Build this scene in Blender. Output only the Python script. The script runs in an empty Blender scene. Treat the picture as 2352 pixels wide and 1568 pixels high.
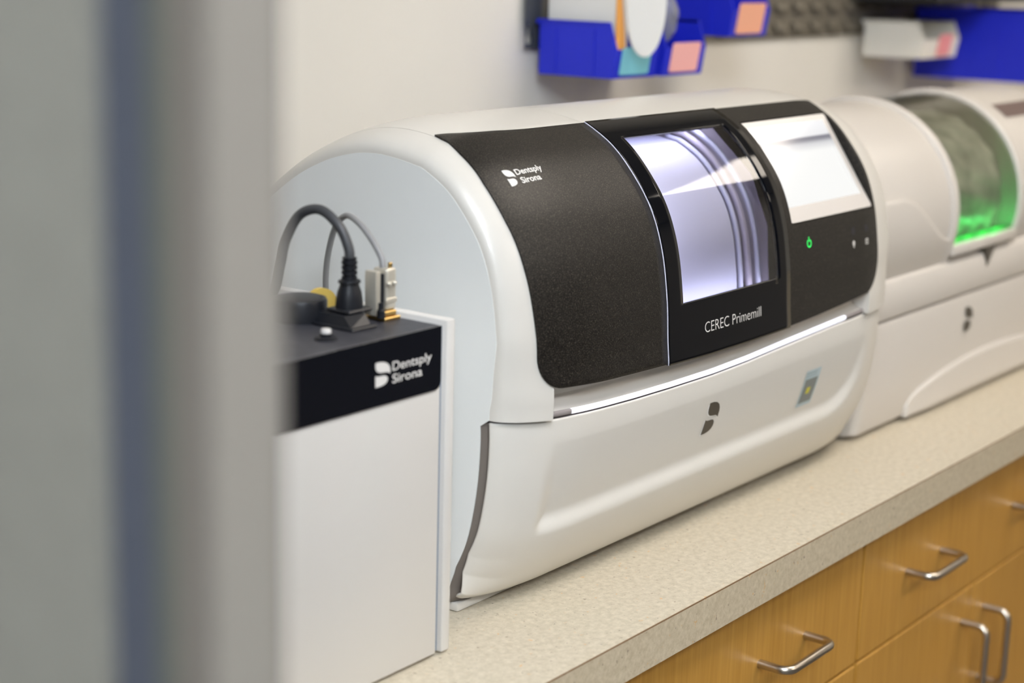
import bpy, bmesh, math
import numpy as np
from mathutils import Vector, Matrix

# ------------------------------------------------------------------ camera, world, exposure
SC = bpy.context.scene
COL = SC.collection
F_PX, PITCH, ROLL, YAW = 3932.67, 0.222099, 0.0267376, 0.927515
CAM = Vector((0, 0, 1.46))
fw = Vector((math.sin(YAW)*math.cos(PITCH), math.cos(YAW)*math.cos(PITCH), -math.sin(PITCH)))
rt = Vector((math.cos(YAW), -math.sin(YAW), 0))
up = rt.cross(fw)
rt2 = rt*math.cos(ROLL) + up*math.sin(ROLL)
up2 = -rt*math.sin(ROLL) + up*math.cos(ROLL)
cd = bpy.data.cameras.new('camera')
cam = bpy.data.objects.new('camera', cd)
COL.objects.link(cam)
cam.matrix_world = Matrix(((rt2.x, up2.x, -fw.x, CAM.x), (rt2.y, up2.y, -fw.y, CAM.y), (rt2.z, up2.z, -fw.z, CAM.z), (0, 0, 0, 1)))
cd.sensor_width = 36
cd.lens = F_PX*36/2352
cd.clip_start = .02
cd.dof.use_dof = True
cd.dof.focus_distance = 1.55
cd.dof.aperture_fstop = 3.6
SC.camera = cam

w = bpy.data.worlds.new('world')
SC.world = w
w.use_nodes = True
w.node_tree.nodes['Background'].inputs[0].default_value = (.9, .93, 1, 1)
w.node_tree.nodes['Background'].inputs[1].default_value = .25

SC.view_settings.view_transform = 'Standard'
SC.view_settings.look = 'None'
SC.view_settings.gamma = 1
SC.view_settings.use_curve_mapping = False
SC.view_settings.exposure = 0.84
LAMP = 5.6            # radiance of the ceiling light diffusers
LAMP_HALL = 9.5
LAMP_FAR = 23.0

# ------------------------------------------------------------------ materials
def srgb(r, g, b):
    f = lambda c: (c/255/12.92) if c/255 <= .04045 else ((c/255+.055)/1.055)**2.4
    return (f(r), f(g), f(b), 1)

def mat(name, col, rough=.5, metal=0, coat=0, emit=None, estr=0, spec=.5, trans=0, ior=1.45):
    m = bpy.data.materials.new(name)
    m.use_nodes = True
    p = m.node_tree.nodes['Principled BSDF']
    p.inputs['Base Color'].default_value = col
    p.inputs['Roughness'].default_value = rough
    p.inputs['Metallic'].default_value = metal
    p.inputs['Specular IOR Level'].default_value = spec
    p.inputs['Coat Weight'].default_value = coat
    p.inputs['Coat Roughness'].default_value = .06
    p.inputs['Transmission Weight'].default_value = trans
    p.inputs['IOR'].default_value = ior
    if emit:
        p.inputs['Emission Color'].default_value = emit
        p.inputs['Emission Strength'].default_value = estr
    return m

def nodes(m):
    nt = m.node_tree
    return nt, nt.nodes['Principled BSDF'], lambda t: nt.nodes.new(t), lambda a, b: nt.links.new(a, b)

def add_noise(m, scale, lo, hi, stretch=(1, 1, 1), detail=4, bump=0, bscale=None, bdist=.001):
    nt, p, N, L = nodes(m)
    tc = N('ShaderNodeTexCoord'); mp = N('ShaderNodeMapping')
    mp.inputs['Scale'].default_value = stretch
    L(tc.outputs['Object'], mp.inputs['Vector'])
    n = N('ShaderNodeTexNoise'); n.inputs['Scale'].default_value = scale; n.inputs['Detail'].default_value = detail
    L(mp.outputs[0], n.inputs['Vector'])
    r = N('ShaderNodeValToRGB')
    r.color_ramp.elements[0].position = .3; r.color_ramp.elements[1].position = .7
    r.color_ramp.elements[0].color = lo; r.color_ramp.elements[1].color = hi
    L(n.outputs['Fac'], r.inputs[0]); L(r.outputs[0], p.inputs['Base Color'])
    if bump:
        n2 = N('ShaderNodeTexNoise'); n2.inputs['Scale'].default_value = bscale or scale
        L(mp.outputs[0], n2.inputs['Vector'])
        b = N('ShaderNodeBump'); b.inputs['Strength'].default_value = bump; b.inputs['Distance'].default_value = bdist
        L(n2.outputs['Fac'], b.inputs['Height']); L(b.outputs[0], p.inputs['Normal'])
    return r

M = {}
M['wall'] = mat('wall_paint', srgb(228, 225, 217), .75)
add_noise(M['wall'], 3, srgb(226, 223, 215), srgb(230, 227, 219), bump=.15, bscale=300, bdist=.0005)
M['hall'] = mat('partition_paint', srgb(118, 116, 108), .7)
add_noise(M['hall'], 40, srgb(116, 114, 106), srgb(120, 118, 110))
M['jamb'] = mat('jamb_paint', srgb(136, 130, 122), .5)
M['gasket'] = mat('gasket', srgb(70, 74, 86), .6)
M['ceil'] = mat('ceiling_tile', srgb(228, 226, 220), .9)
M['floor'] = mat('floor_vinyl', srgb(82, 78, 74), .5)
add_noise(M['floor'], 6, srgb(76, 72, 68), srgb(90, 86, 81))
M['wall2'] = mat('wall_paint_dark', srgb(112, 110, 108), .75)
add_noise(M['wall2'], 3, srgb(110, 108, 106), srgb(114, 112, 110))
M['white'] = mat('machine_white', srgb(211, 207, 199), .34, coat=.08)
M['white2'] = mat('machine_cream', srgb(202, 196, 188), .38, coat=.03)
M['cover_white'] = mat('side_cover_white', srgb(234, 236, 234), .32, coat=.1)  # machine white made lighter and cooler: light painted into the side covers
M['boxwhite'] = mat('enamel_white', srgb(212, 209, 204), .35)
M['seam'] = mat('seam_grey', srgb(110, 105, 98), .5)
M['darkseam'] = mat('seam_dark', srgb(45, 44, 50), .5)
M['seam2'] = mat('strip_end_grey', srgb(150, 142, 140), .4)
M['joint'] = mat('joint_dark', srgb(112, 104, 97), .5)
M['cove'] = mat('cove_grey', srgb(214, 208, 200), .3)
M['black'] = mat('panel_black', srgb(38, 36, 34), .4, spec=.35)
def sparkle(m):
    nt, p, N, L = nodes(m)
    tc = N('ShaderNodeTexCoord')
    n = N('ShaderNodeTexNoise'); n.inputs['Scale'].default_value = 1400; n.inputs['Detail'].default_value = 2
    L(tc.outputs['Object'], n.inputs['Vector'])
    b = N('ShaderNodeBump'); b.inputs['Strength'].default_value = .35; b.inputs['Distance'].default_value = .0003
    L(n.outputs['Fac'], b.inputs['Height']); L(b.outputs[0], p.inputs['Normal'])
    v = N('ShaderNodeTexVoronoi'); v.inputs['Scale'].default_value = 420
    L(tc.outputs['Object'], v.inputs['Vector'])
    r = N('ShaderNodeValToRGB'); r.color_ramp.elements[0].position = .06; r.color_ramp.elements[1].position = .13
    r.color_ramp.elements[0].color = srgb(64, 60, 54); r.color_ramp.elements[1].color = srgb(17, 15, 14)
    n3 = N('ShaderNodeTexNoise'); n3.inputs['Scale'].default_value = 1100; n3.inputs['Detail'].default_value = 1
    L(tc.outputs['Object'], n3.inputs['Vector'])
    r3 = N('ShaderNodeValToRGB'); r3.color_ramp.elements[0].position = .5; r3.color_ramp.elements[1].position = .78
    r3.color_ramp.elements[0].color = srgb(17, 15, 14); r3.color_ramp.elements[1].color = srgb(76, 71, 63)
    L(n3.outputs['Fac'], r3.inputs[0])
    mx = N('ShaderNodeMix'); mx.data_type = 'RGBA'; mx.blend_type = 'LIGHTEN'; mx.inputs['Factor'].default_value = 1
    L(v.outputs['Distance'], r.inputs[0]); L(r.outputs[0], mx.inputs['A']); L(r3.outputs[0], mx.inputs['B']); L(mx.outputs['Result'], p.inputs['Base Color'])
sparkle(M['black'])
M['glassblack'] = mat('glass_black', srgb(5, 7, 13), .05, spec=.15)
M['boxblack'] = mat('gloss_black', srgb(12, 15, 23), .14)
M['topblack'] = mat('box_top_black', srgb(58, 58, 64), .45)
add_noise(M['topblack'], 120, srgb(50, 50, 56), srgb(66, 66, 72), bump=.2, bscale=900, bdist=.0003)
M['plug'] = mat('rubber_black', srgb(24, 26, 32), .4)
M['cable_dark'] = mat('cable_dark', srgb(72, 73, 76), .4)
M['cable_grey'] = mat('cable_grey', srgb(150, 150, 150), .45)
M['steel'] = mat('plated_steel', srgb(214, 208, 194), .35, metal=.55)
M['brass'] = mat('brass', srgb(190, 160, 100), .3, metal=1)
M['yellow'] = mat('yellow_plastic', srgb(240, 205, 105), .45)
M['printwhite'] = mat('print_white', srgb(225, 222, 218), .5)
M['printgrey'] = mat('print_grey', srgb(150, 165, 168), .5)
M['embrown'] = mat('emblem_brown', srgb(74, 68, 58), .35)
M['lip'] = mat('emblem_lip', srgb(235, 232, 228), .3)
M['strip'] = mat('led_strip', srgb(240, 240, 250), .4, emit=srgb(238, 240, 255), estr=.62)
M['green_led'] = mat('green_led', srgb(40, 200, 90), .4, emit=srgb(40, 225, 90), estr=1.0)
M['sticker'] = mat('sticker_blue', srgb(178, 194, 198), .5)
M['stickergrey'] = mat('sticker_grey', srgb(126, 130, 126), .5)
M['stickeryellow'] = mat('sticker_yellow', srgb(206, 196, 60), .5)
M['chamber'] = mat('chamber_lavender', srgb(205, 205, 222), .5)
M['chamber_dark'] = mat('chamber_mauve', srgb(188, 180, 191), .45)
M['chamber_led'] = mat('chamber_led', srgb(255, 255, 255), .5, emit=srgb(228, 230, 255), estr=16)
M['bezel'] = mat('screen_bezel', srgb(206, 200, 194), .25)
M['blue'] = mat('bin_blue', (.012, .024, .62, 1), .5)
M['ivory'] = mat('bin_ivory', srgb(240, 236, 226), .45)
M['darkbin'] = mat('bin_black', srgb(36, 36, 38), .5)
M['louver'] = mat('louver_steel', srgb(112, 106, 94), .5)
M['louver_dark'] = mat('louver_flange', srgb(70, 74, 82), .5)
M['teal'] = mat('label_teal', srgb(130, 205, 222), .5)
M['pink'] = mat('label_pink', srgb(250, 186, 182), .5)
M['peach'] = mat('label_peach', srgb(250, 182, 150), .5)
M['rose'] = mat('label_rose', srgb(246, 160, 160), .5)
M['paper'] = mat('paper_white', srgb(232, 231, 227), .7)
M['orange'] = mat('orange_card', srgb(240, 170, 85), .6)
M['clear'] = mat('clear_film', srgb(190, 190, 205), .15, trans=.6, ior=1.15)
M['nickel'] = mat('brushed_nickel', srgb(188, 180, 168), .28, metal=1)
M['frame'] = mat('light_frame', srgb(225, 225, 222), .5)
M['diff'] = mat('light_diffuser', srgb(250, 250, 250), .5, emit=srgb(255, 243, 228), estr=LAMP)
M['diff_far'] = mat('light_diffuser_hall', srgb(250, 250, 250), .5, emit=srgb(232, 243, 255), estr=LAMP_FAR)
M['diff_room'] = mat('light_diffuser_warm', srgb(250, 250, 250), .5, emit=srgb(255, 243, 228), estr=LAMP*1.5)
M['diff_hall'] = mat('light_diffuser_cool', srgb(250, 250, 250), .5, emit=srgb(242, 247, 255), estr=LAMP_HALL)

# wood veneer
M['wood'] = mat('maple_veneer', srgb(176, 128, 66), .38)
def wood(m):
    nt, p, N, L = nodes(m)
    tc = N('ShaderNodeTexCoord'); mp = N('ShaderNodeMapping'); mp.inputs['Scale'].default_value = (30, 30, 1.3)
    L(tc.outputs['Object'], mp.inputs['Vector'])
    n = N('ShaderNodeTexNoise'); n.inputs['Scale'].default_value = 6; n.inputs['Detail'].default_value = 8; n.inputs['Roughness'].default_value = .6
    L(mp.outputs[0], n.inputs['Vector'])
    r = N('ShaderNodeValToRGB'); r.color_ramp.elements[0].position = .3; r.color_ramp.elements[1].position = .72
    r.color_ramp.elements[0].color = srgb(174, 126, 50); r.color_ramp.elements[1].color = srgb(198, 150, 72)
    L(n.outputs['Fac'], r.inputs[0])
    n2 = N('ShaderNodeTexNoise'); n2.inputs['Scale'].default_value = 3; n2.inputs['Detail'].default_value = 2
    L(tc.outputs['Object'], n2.inputs['Vector'])
    mx = N('ShaderNodeMix'); mx.data_type = 'RGBA'; mx.blend_type = 'MULTIPLY'; mx.inputs['Factor'].default_value = .35
    r2 = N('ShaderNodeValToRGB'); r2.color_ramp.elements[0].color = (.72, .68, .6, 1); r2.color_ramp.elements[1].color = (1, 1, 1, 1)
    L(n2.outputs['Fac'], r2.inputs[0]); L(r.outputs[0], mx.inputs['A']); L(r2.outputs[0], mx.inputs['B'])
    L(mx.outputs['Result'], p.inputs['Base Color'])
wood(M['wood'])
M['carcass'] = mat('carcass_brown', srgb(70, 48, 26), .6)  # darker than the veneer: shade in the door gaps put into the colour

# speckled laminate
def laminate(name, base, lo, hi, dots):
    m = mat(name, base, .38)
    nt, p, N, L = nodes(m)
    tc = N('ShaderNodeTexCoord')
    n = N('ShaderNodeTexNoise'); n.inputs['Scale'].default_value = 150; n.inputs['Detail'].default_value = 9; n.inputs['Roughness'].default_value = .72
    L(tc.outputs['Object'], n.inputs['Vector'])
    r = N('ShaderNodeValToRGB'); r.color_ramp.elements[0].position = .36; r.color_ramp.elements[1].position = .64
    r.color_ramp.elements[0].color = lo; r.color_ramp.elements[1].color = hi
    L(n.outputs['Fac'], r.inputs[0])
    cur = r.outputs[0]
    for sc, thr, col in dots:
        n2 = N('ShaderNodeTexNoise'); n2.inputs['Scale'].default_value = sc; n2.inputs['Detail'].default_value = 3
        mp = N('ShaderNodeMapping'); mp.inputs['Location'].default_value = (sc, sc*.3, 0)
        L(tc.outputs['Object'], mp.inputs['Vector']); L(mp.outputs[0], n2.inputs['Vector'])
        r2 = N('ShaderNodeValToRGB'); r2.color_ramp.elements[0].position = thr; r2.color_ramp.elements[1].position = thr+.06
        L(n2.outputs['Fac'], r2.inputs[0])
        mx = N('ShaderNodeMix'); mx.data_type = 'RGBA'
        L(r2.outputs[0], mx.inputs['Factor']); L(cur, mx.inputs['A']); mx.inputs['B'].default_value = col
        cur = mx.outputs['Result']
    L(cur, p.inputs['Base Color'])
    return m
M['counter'] = laminate('laminate_top', srgb(224, 208, 178), srgb(180, 170, 149), srgb(206, 196, 176),
                        [(190, .66, srgb(150, 136, 116)), (130, .67, srgb(206, 168, 118)), (300, .69, srgb(110, 98, 90))])
M['edge'] = laminate('laminate_edge', srgb(196, 180, 150), srgb(176, 162, 136), srgb(202, 189, 164),
                     [(190, .67, srgb(146, 130, 112)), (130, .69, srgb(196, 160, 110)), (260, .71, srgb(100, 90, 84))])
M['edgeline'] = mat('laminate_edge_line', srgb(120, 92, 64), .5)

# clear panes: transparent with a fresnel reflection
def pane(name, tint, refl_rough=.02, ior=1.5):
    m = bpy.data.materials.new(name); m.use_nodes = True
    nt = m.node_tree; nt.nodes.clear()
    N = nt.nodes.new; L = nt.links.new
    o = N('ShaderNodeOutputMaterial'); t = N('ShaderNodeBsdfTransparent'); g = N('ShaderNodeBsdfGlossy'); fr = N('ShaderNodeFresnel'); mx = N('ShaderNodeMixShader')
    t.inputs[0].default_value = tint; g.inputs['Roughness'].default_value = refl_rough; fr.inputs[0].default_value = ior
    L(fr.outputs[0], mx.inputs[0]); L(t.outputs[0], mx.inputs[1]); L(g.outputs[0], mx.inputs[2]); L(mx.outputs[0], o.inputs[0])
    return m
M['pane'] = pane('door_pane', (.93, .93, .96, 1))
M['pane_green'] = pane('hood_pane', (.90, .92, .88, 1), .08)

# ------------------------------------------------------------------ mesh helpers
def tag(o, label=None, cat=None, group=None, kind=None):
    if label: o['label'] = label
    if cat: o['category'] = cat
    if group: o['group'] = group
    if kind: o['kind'] = kind
    return o

def link(o, parent=None):
    COL.objects.link(o)
    if parent is not None:
        o.parent = parent
        o.matrix_parent_inverse = parent_world(parent).inverted()
    return o

def parent_world(p):
    m = p.matrix_basis.copy()
    q = p
    while q.parent is not None:
        m = q.parent.matrix_basis @ q.matrix_parent_inverse @ m if False else (parent_world(q.parent) @ q.matrix_parent_inverse @ q.matrix_basis)
        return m
    return m

def mesh_obj(name, verts, faces, m, parent=None, smooth=False, angle=35):
    me = bpy.data.meshes.new(name)
    me.from_pydata([tuple(v) for v in verts], [], faces)
    me.materials.append(M[m] if isinstance(m, str) else m)
    me.update()
    if smooth:
        me.polygons.foreach_set('use_smooth', [True]*len(me.polygons))
        me.set_sharp_from_angle(angle=math.radians(angle))
    return link(bpy.data.objects.new(name, me), parent)

def bm_obj(name, bm, m, parent=None, smooth=True, angle=35):
    bmesh.ops.recalc_face_normals(bm, faces=bm.faces)
    me = bpy.data.meshes.new(name)
    bm.to_mesh(me); bm.free()
    me.materials.append(M[m])
    if smooth:
        me.polygons.foreach_set('use_smooth', [True]*len(me.polygons))
        me.set_sharp_from_angle(angle=math.radians(angle))
    return link(bpy.data.objects.new(name, me), parent)

def empty(name, loc):
    o = bpy.data.objects.new(name, None)
    o.location = loc
    o.empty_display_size = .05
    COL.objects.link(o)
    return o

def bm_box(bm, x0, x1, y0, y1, z0, z1, bev=0, seg=2):
    r = bmesh.ops.create_cube(bm, size=1)
    vs = r['verts']
    for v in vs:
        v.co = Vector(((x0+x1)/2 + v.co.x*(x1-x0), (y0+y1)/2 + v.co.y*(y1-y0), (z0+z1)/2 + v.co.z*(z1-z0)))
    if bev:
        es = list({e for v in vs for e in v.link_edges})
        bmesh.ops.bevel(bm, geom=es, offset=bev, segments=seg, profile=.5, affect='EDGES')

def box(name, x0, x1, y0, y1, z0, z1, m, parent=None, bev=0, seg=2):
    bm = bmesh.new()
    bm_box(bm, x0, x1, y0, y1, z0, z1, bev, seg)
    return bm_obj(name, bm, m, parent)

def prism(name, poly, to3, depth, m, parent=None, smooth=False):
    """polygon poly (u,v) extruded; to3(u,v,w) with w in 0..depth"""
    n = len(poly)
    V = [to3(u, v, 0) for u, v in poly] + [to3(u, v, depth) for u, v in poly]
    Fs = [list(range(n))[::-1], list(range(n, 2*n))] + [[i, (i+1) % n, n+(i+1) % n, n+i] for i in range(n)]
    bm = bmesh.new()
    bv = [bm.verts.new(v) for v in V]
    for f in Fs:
        bm.faces.new([bv[i] for i in f])
    return bm_obj(name, bm, m, parent, smooth)

def catmull(P, n=10):
    P = [Vector(p) for p in P]
    Q = [2*P[0]-P[1]] + P + [2*P[-1]-P[-2]]
    out = []
    for i in range(1, len(Q)-2):
        p0, p1, p2, p3 = Q[i-1:i+3]
        for k in range(n):
            t = k/n
            out.append(.5*((2*p1)+(-p0+p2)*t+(2*p0-5*p1+4*p2-p3)*t*t+(-p0+3*p1-3*p2+p3)*t**3))
    out.append(P[-1])
    return out

def tube(name, pts, r, m, parent=None, seg=14):
    pts = [Vector(p) for p in pts]
    V, Fs = [], []
    t0 = (pts[1]-pts[0]).normalized()
    nrm = t0.orthogonal().normalized()
    for i, p in enumerate(pts):
        t = (pts[min(i+1, len(pts)-1)]-pts[max(i-1, 0)]).normalized()
        nrm = (nrm - t*nrm.dot(t)).normalized()
        b = t.cross(nrm)
        rr = r(i/(len(pts)-1)) if callable(r) else r
        for k in range(seg):
            a = 2*math.pi*k/seg
            V.append(p + nrm*math.cos(a)*rr + b*math.sin(a)*rr)
    for i in range(len(pts)-1):
        for k in range(seg):
            Fs.append([i*seg+k, i*seg+(k+1) % seg, (i+1)*seg+(k+1) % seg, (i+1)*seg+k])
    Fs.append(list(range(seg))[::-1]); Fs.append([(len(pts)-1)*seg+k for k in range(seg)])
    return mesh_obj(name, V, Fs, m, parent, True, 50)

def lathe(name, prof, c, m, parent=None, seg=28, sy=1.0, angle=35):
    """prof: (r, z) list bottom to top, about a vertical axis at c"""
    V, Fs = [], []
    for r, z in prof:
        for k in range(seg):
            a = 2*math.pi*k/seg
            V.append((c[0]+r*math.cos(a), c[1]+r*sy*math.sin(a), c[2]+z))
    for i in range(len(prof)-1):
        for k in range(seg):
            Fs.append([i*seg+k, i*seg+(k+1) % seg, (i+1)*seg+(k+1) % seg, (i+1)*seg+k])
    Fs.append(list(range(seg))[::-1]); Fs.append([(len(prof)-1)*seg+k for k in range(seg)])
    return mesh_obj(name, V, Fs, m, parent, True, angle)

def grid(name, fn, us, vs, m, parent=None, mask=None, thick=0, out=None, smooth=True, angle=35, ref=None):
    """surface patch fn(u,v)->(x,y,z); optional solid thickness below the outer side"""
    V = [fn(u, v) for u in us for v in vs]
    nv = len(vs)
    Fs = []
    for i in range(len(us)-1):
        for j in range(nv-1):
            if mask and not mask((us[i]+us[i+1])/2, (vs[j]+vs[j+1])/2):
                continue
            Fs.append([i*nv+j, (i+1)*nv+j, (i+1)*nv+j+1, i*nv+j+1])
    if out is not None and Fs:
        f = Fs[len(Fs)//2]
        a, b, c = Vector(V[f[0]]), Vector(V[f[1]]), Vector(V[f[2]])
        if (b-a).cross(c-a).dot(Vector(out)) < 0:
            Fs = [f[::-1] for f in Fs]
    o = mesh_obj(name, V, Fs, m, parent, smooth, angle)
    if thick:
        md = o.modifiers.new('thickness', 'SOLIDIFY')
        md.thickness = thick; md.offset = -1
    return o

def text_outline(body, offset=0.0):
    cu = bpy.data.curves.new('t', 'FONT')
    cu.body = body; cu.offset = offset; cu.resolution_u = 5
    o = bpy.data.objects.new('t', cu); COL.objects.link(o)
    dg = bpy.context.evaluated_depsgraph_get()
    me = bpy.data.meshes.new_from_object(o.evaluated_get(dg))
    V = np.array([v.co[:2] for v in me.vertices]); Fs = [list(p.vertices) for p in me.polygons]
    bpy.data.objects.remove(o); bpy.data.curves.remove(cu); bpy.data.meshes.remove(me)
    return V, Fs

def lettering(name, body, u0, u1, v0, v1, to3, m, parent, offset=0.0, ref=None):
    """flat print: the words fitted to u0..u1; v0 baseline, v1 cap height; to3(u,v)"""
    V, Fs = text_outline(body, offset)
    caps, _ = text_outline('D', offset)
    base, capz = caps[:, 1].min(), caps[:, 1].max()
    x0, x1 = V[:, 0].min(), V[:, 0].max()
    P = [to3(u0+(x-x0)/(x1-x0)*(u1-u0), v0+(y-base)/(capz-base)*(v1-v0)) for x, y in V]
    return mesh_obj(name, P, Fs, m, parent)

UPPER = [(0, 1), (.3, 1), (.6, .955), (.82, .87), (.95, .75), (1, .62), (1, .44), (.94, .475), (.85, .51), (.7, .535), (.5, .545), (.3, .565), (.14, .62), (.04, .7), (0, .8)]
LOWER = [(0, .47), (.1, .44), (.25, .425), (.5, .42), (.66, .40), (.77, .35), (.83, .27), (.82, .18), (.74, .1), (.6, .045), (.4, .01), (.2, 0), (0, 0)]
def smooth_poly(P):
    out = []
    for i in range(len(P)):
        a, b = P[i], P[(i+1) % len(P)]
        out += [a, ((a[0]+b[0])/2, (a[1]+b[1])/2)]
    return out
def petals(name, u0, u1, v0, v1, to3, m, parent, grow=0.0):
    """flat two-petal emblem"""
    V, Fs = [], []
    for P in (UPPER, LOWER):
        P = smooth_poly(P)
        cx = sum(p[0] for p in P)/len(P); cy = sum(p[1] for p in P)/len(P)
        i0 = len(V)
        for x, y in P:
            du, dv = (x-cx), (y-cy)
            V.append(to3(u0+(x+du*grow)*(u1-u0), v0+(y+dv*grow)*(v1-v0)))
        Fs.append(list(range(i0, i0+len(P))))
    return mesh_obj(name, V, Fs, m, parent)

def rr(x0, x1, y0, y1, r, n=5, corners=(1, 1, 1, 1)):
    """rounded rectangle outline, corners: bl br tr tl"""
    P = []
    for (cx, cy, a0, on) in ((x0+r, y0+r, 180, corners[0]), (x1-r, y0+r, 270, corners[1]), (x1-r, y1-r, 0, corners[2]), (x0+r, y1-r, 90, corners[3])):
        if on:
            for k in range(n+1):
                a = math.radians(a0+90*k/n)
                P.append((cx+r*math.cos(a), cy+r*math.sin(a)))
        else:
            a = math.radians(a0+45)
            P.append((cx+math.copysign(r, math.cos(a)), cy+math.copysign(r, math.sin(a))))
    return P

# ------------------------------------------------------------------ the room
WALL_Y = 1.36
def struct(o):
    o['kind'] = 'structure'
    return o
struct(box('floor', -1.7, 6.2, -2.7, WALL_Y+.1, -.1, 0, 'floor'))
struct(box('ceiling', -1.7, 6.2, -2.7, WALL_Y+.1, 2.7, 2.8, 'ceil'))
struct(box('wall_back', -1.7, 6.2, WALL_Y, WALL_Y+.1, 0, 2.7, 'wall'))
struct(box('wall_front', -1.7, 6.2, -2.7, -2.6, 0, 2.7, 'wall2'))
struct(box('wall_right', 6.1, 6.2, -2.6, WALL_Y, 0, 2.7, 'wall'))
struct(box('wall_far_left', -1.7, -1.6, -2.6, WALL_Y, 0, 2.7, 'wall'))

# partition beside the doorway, with its steel jamb and shade-coloured groove
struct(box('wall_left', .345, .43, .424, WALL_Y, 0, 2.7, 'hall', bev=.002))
j = prism('trim_1', [(.3244, .3472), (.351, .3472), (.356, .387), (.337, .387), (.337, .3642), (.3244, .3642)], lambda u, v, q: (u, v, q), 2.7, 'jamb')
struct(j)
struct(prism('trim_2', [(.3505, .3872), (.3555, .3872), (.42, .424), (.3505, .424)], lambda u, v, q: (u, v, q), 2.7, 'gasket'))  # the groove's shade is put into its dark slate colour

M['seal'] = mat('seal_taupe', srgb(104, 98, 91), .6)
M['seal2'] = mat('seal_green_grey', srgb(86, 89, 82), .6)
struct(box('trim_3', .3236, .3244, .3495, .3642, 0, 2.7, 'seal'))  # thin dark strip added to paint the shade on the jamb return
struct(box('trim_4', .3363, .337, .3660, .3870, 0, 2.7, 'seal2'))  # thin dark strip added to paint the shade in the jamb recess

# ceiling lights
def ceiling_light(x, y, sx, sy, label, m):
    t = empty('ceiling_light', (x, y, 2.7))
    tag(t, label, 'light', 'ceiling lights')
    bm = bmesh.new()
    for a in ((-sx/2-.025, -sx/2, -sy/2-.025, sy/2+.025), (sx/2, sx/2+.025, -sy/2-.025, sy/2+.025), (-sx/2, sx/2, -sy/2-.025, -sy/2), (-sx/2, sx/2, sy/2, sy/2+.025)):
        bm_box(bm, x+a[0], x+a[1], y+a[2], y+a[3], 2.688, 2.699)
    bm_obj('light_frame', bm, 'frame', t, False)
    box('diffuser', x-sx/2, x+sx/2, y-sy/2, y+sy/2, 2.690, 2.696, m, t)
ceiling_light(4.45, -.05, .6, .55, 'square ceiling light over the far end of the counter', 'diff')
ceiling_light(.20, -.10, 1.2, .6, 'long ceiling light over the doorway', 'diff_hall')
ceiling_light(2.40, .10, 1.2, .6, 'long ceiling light above the milling machines', 'diff')
ceiling_light(2.40, -1.9, 1.2, .6, 'long ceiling light in the middle of the room', 'diff_room')
ceiling_light(4.45, -1.9, 1.2, .6, 'long ceiling light near the right wall', 'diff')
ceiling_light(-.9, -1.05, 1.2, .6, 'cool ceiling light outside the doorway', 'diff_far')

# ------------------------------------------------------------------ counter and cabinets
CT = .90
EDGE_Y = .7274
t = empty('countertop', (2, 1.0, CT-.038))
tag(t, 'long speckled beige laminate countertop under the machines', 'countertop')
box('top_sheet', .432, 3.6, EDGE_Y+.0012, WALL_Y-.001, CT-.038, CT, 'counter', t)
box('front_edge', .432, 3.6, EDGE_Y, EDGE_Y+.0011, CT-.038, CT-.0009, 'edge', t)
box('edge_joint', .432, 3.6, EDGE_Y+.0001, EDGE_Y+.0012, CT-.0009, CT-.00005, 'edgeline', t)

FY = .745
def handle(name, p0, p1, parent, out=.034, r=.0045):
    p0, p1 = Vector(p0), Vector(p1)
    d = (p1-p0).normalized(); o = Vector((0, -1, 0)); c = .012
    pts = [p0, p0+o*(out-c)]
    for k in range(1, 7):
        a = math.pi/2*k/6
        pts.append(p0+o*(out-c)+d*c*(1-math.cos(a))+o*c*math.sin(a))
    q = p1+o*(out-c)
    for k in range(0, 7):
        a = math.pi/2*k/6
        pts.append(q-d*c*(1-math.sin(a))+o*c*math.cos(a))
    pts.append(p1)
    return tube(name, pts, r, 'nickel', parent, 14)

def cabinet(x0, label):
    x1 = x0+.664
    t = empty('base_cabinet', ((x0+x1)/2, 1.05, 0))
    tag(t, label, 'cabinet', 'base cabinets under the counter')
    bm = bmesh.new()
    bm_box(bm, x0+.001, x1-.001, FY+.020, WALL_Y-.002, .1, CT-.039)
    bm_obj('carcass', bm, 'carcass', t, False)
    box('toe_kick', x0+.001, x1-.001, FY+.09, FY+.11, 0.001, .099, 'gasket', t)
    d = box('drawer_front', x0+.0015, x1-.0015, FY, FY+.0195, .7125, CT-.043, 'wood', t, .0012, 1)
    for hx in (x0+.116, x0+.439):
        handle('handle', (hx, FY+.001, .785), (hx+.096, FY+.001, .785), d)
    xm = (x0+x1)/2
    for a, b, hx in ((x0+.0015, xm-.0013, xm-.035), (xm+.0013, x1-.0015, xm+.035)):
        d = box('door', a, b, FY, FY+.0195, .105, .7095, 'wood', t, .0012, 1)
        handle('handle', (hx, FY+.001, .668), (hx, FY+.001, .572), d)
cabinet(.975, 'golden maple base cabinet beneath the black-fronted milling machine')
cabinet(1.641, 'golden maple base cabinet with a drawer above two doors with paired handles')
cabinet(2.307, 'golden maple base cabinet beneath the green-windowed milling machine')

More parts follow.
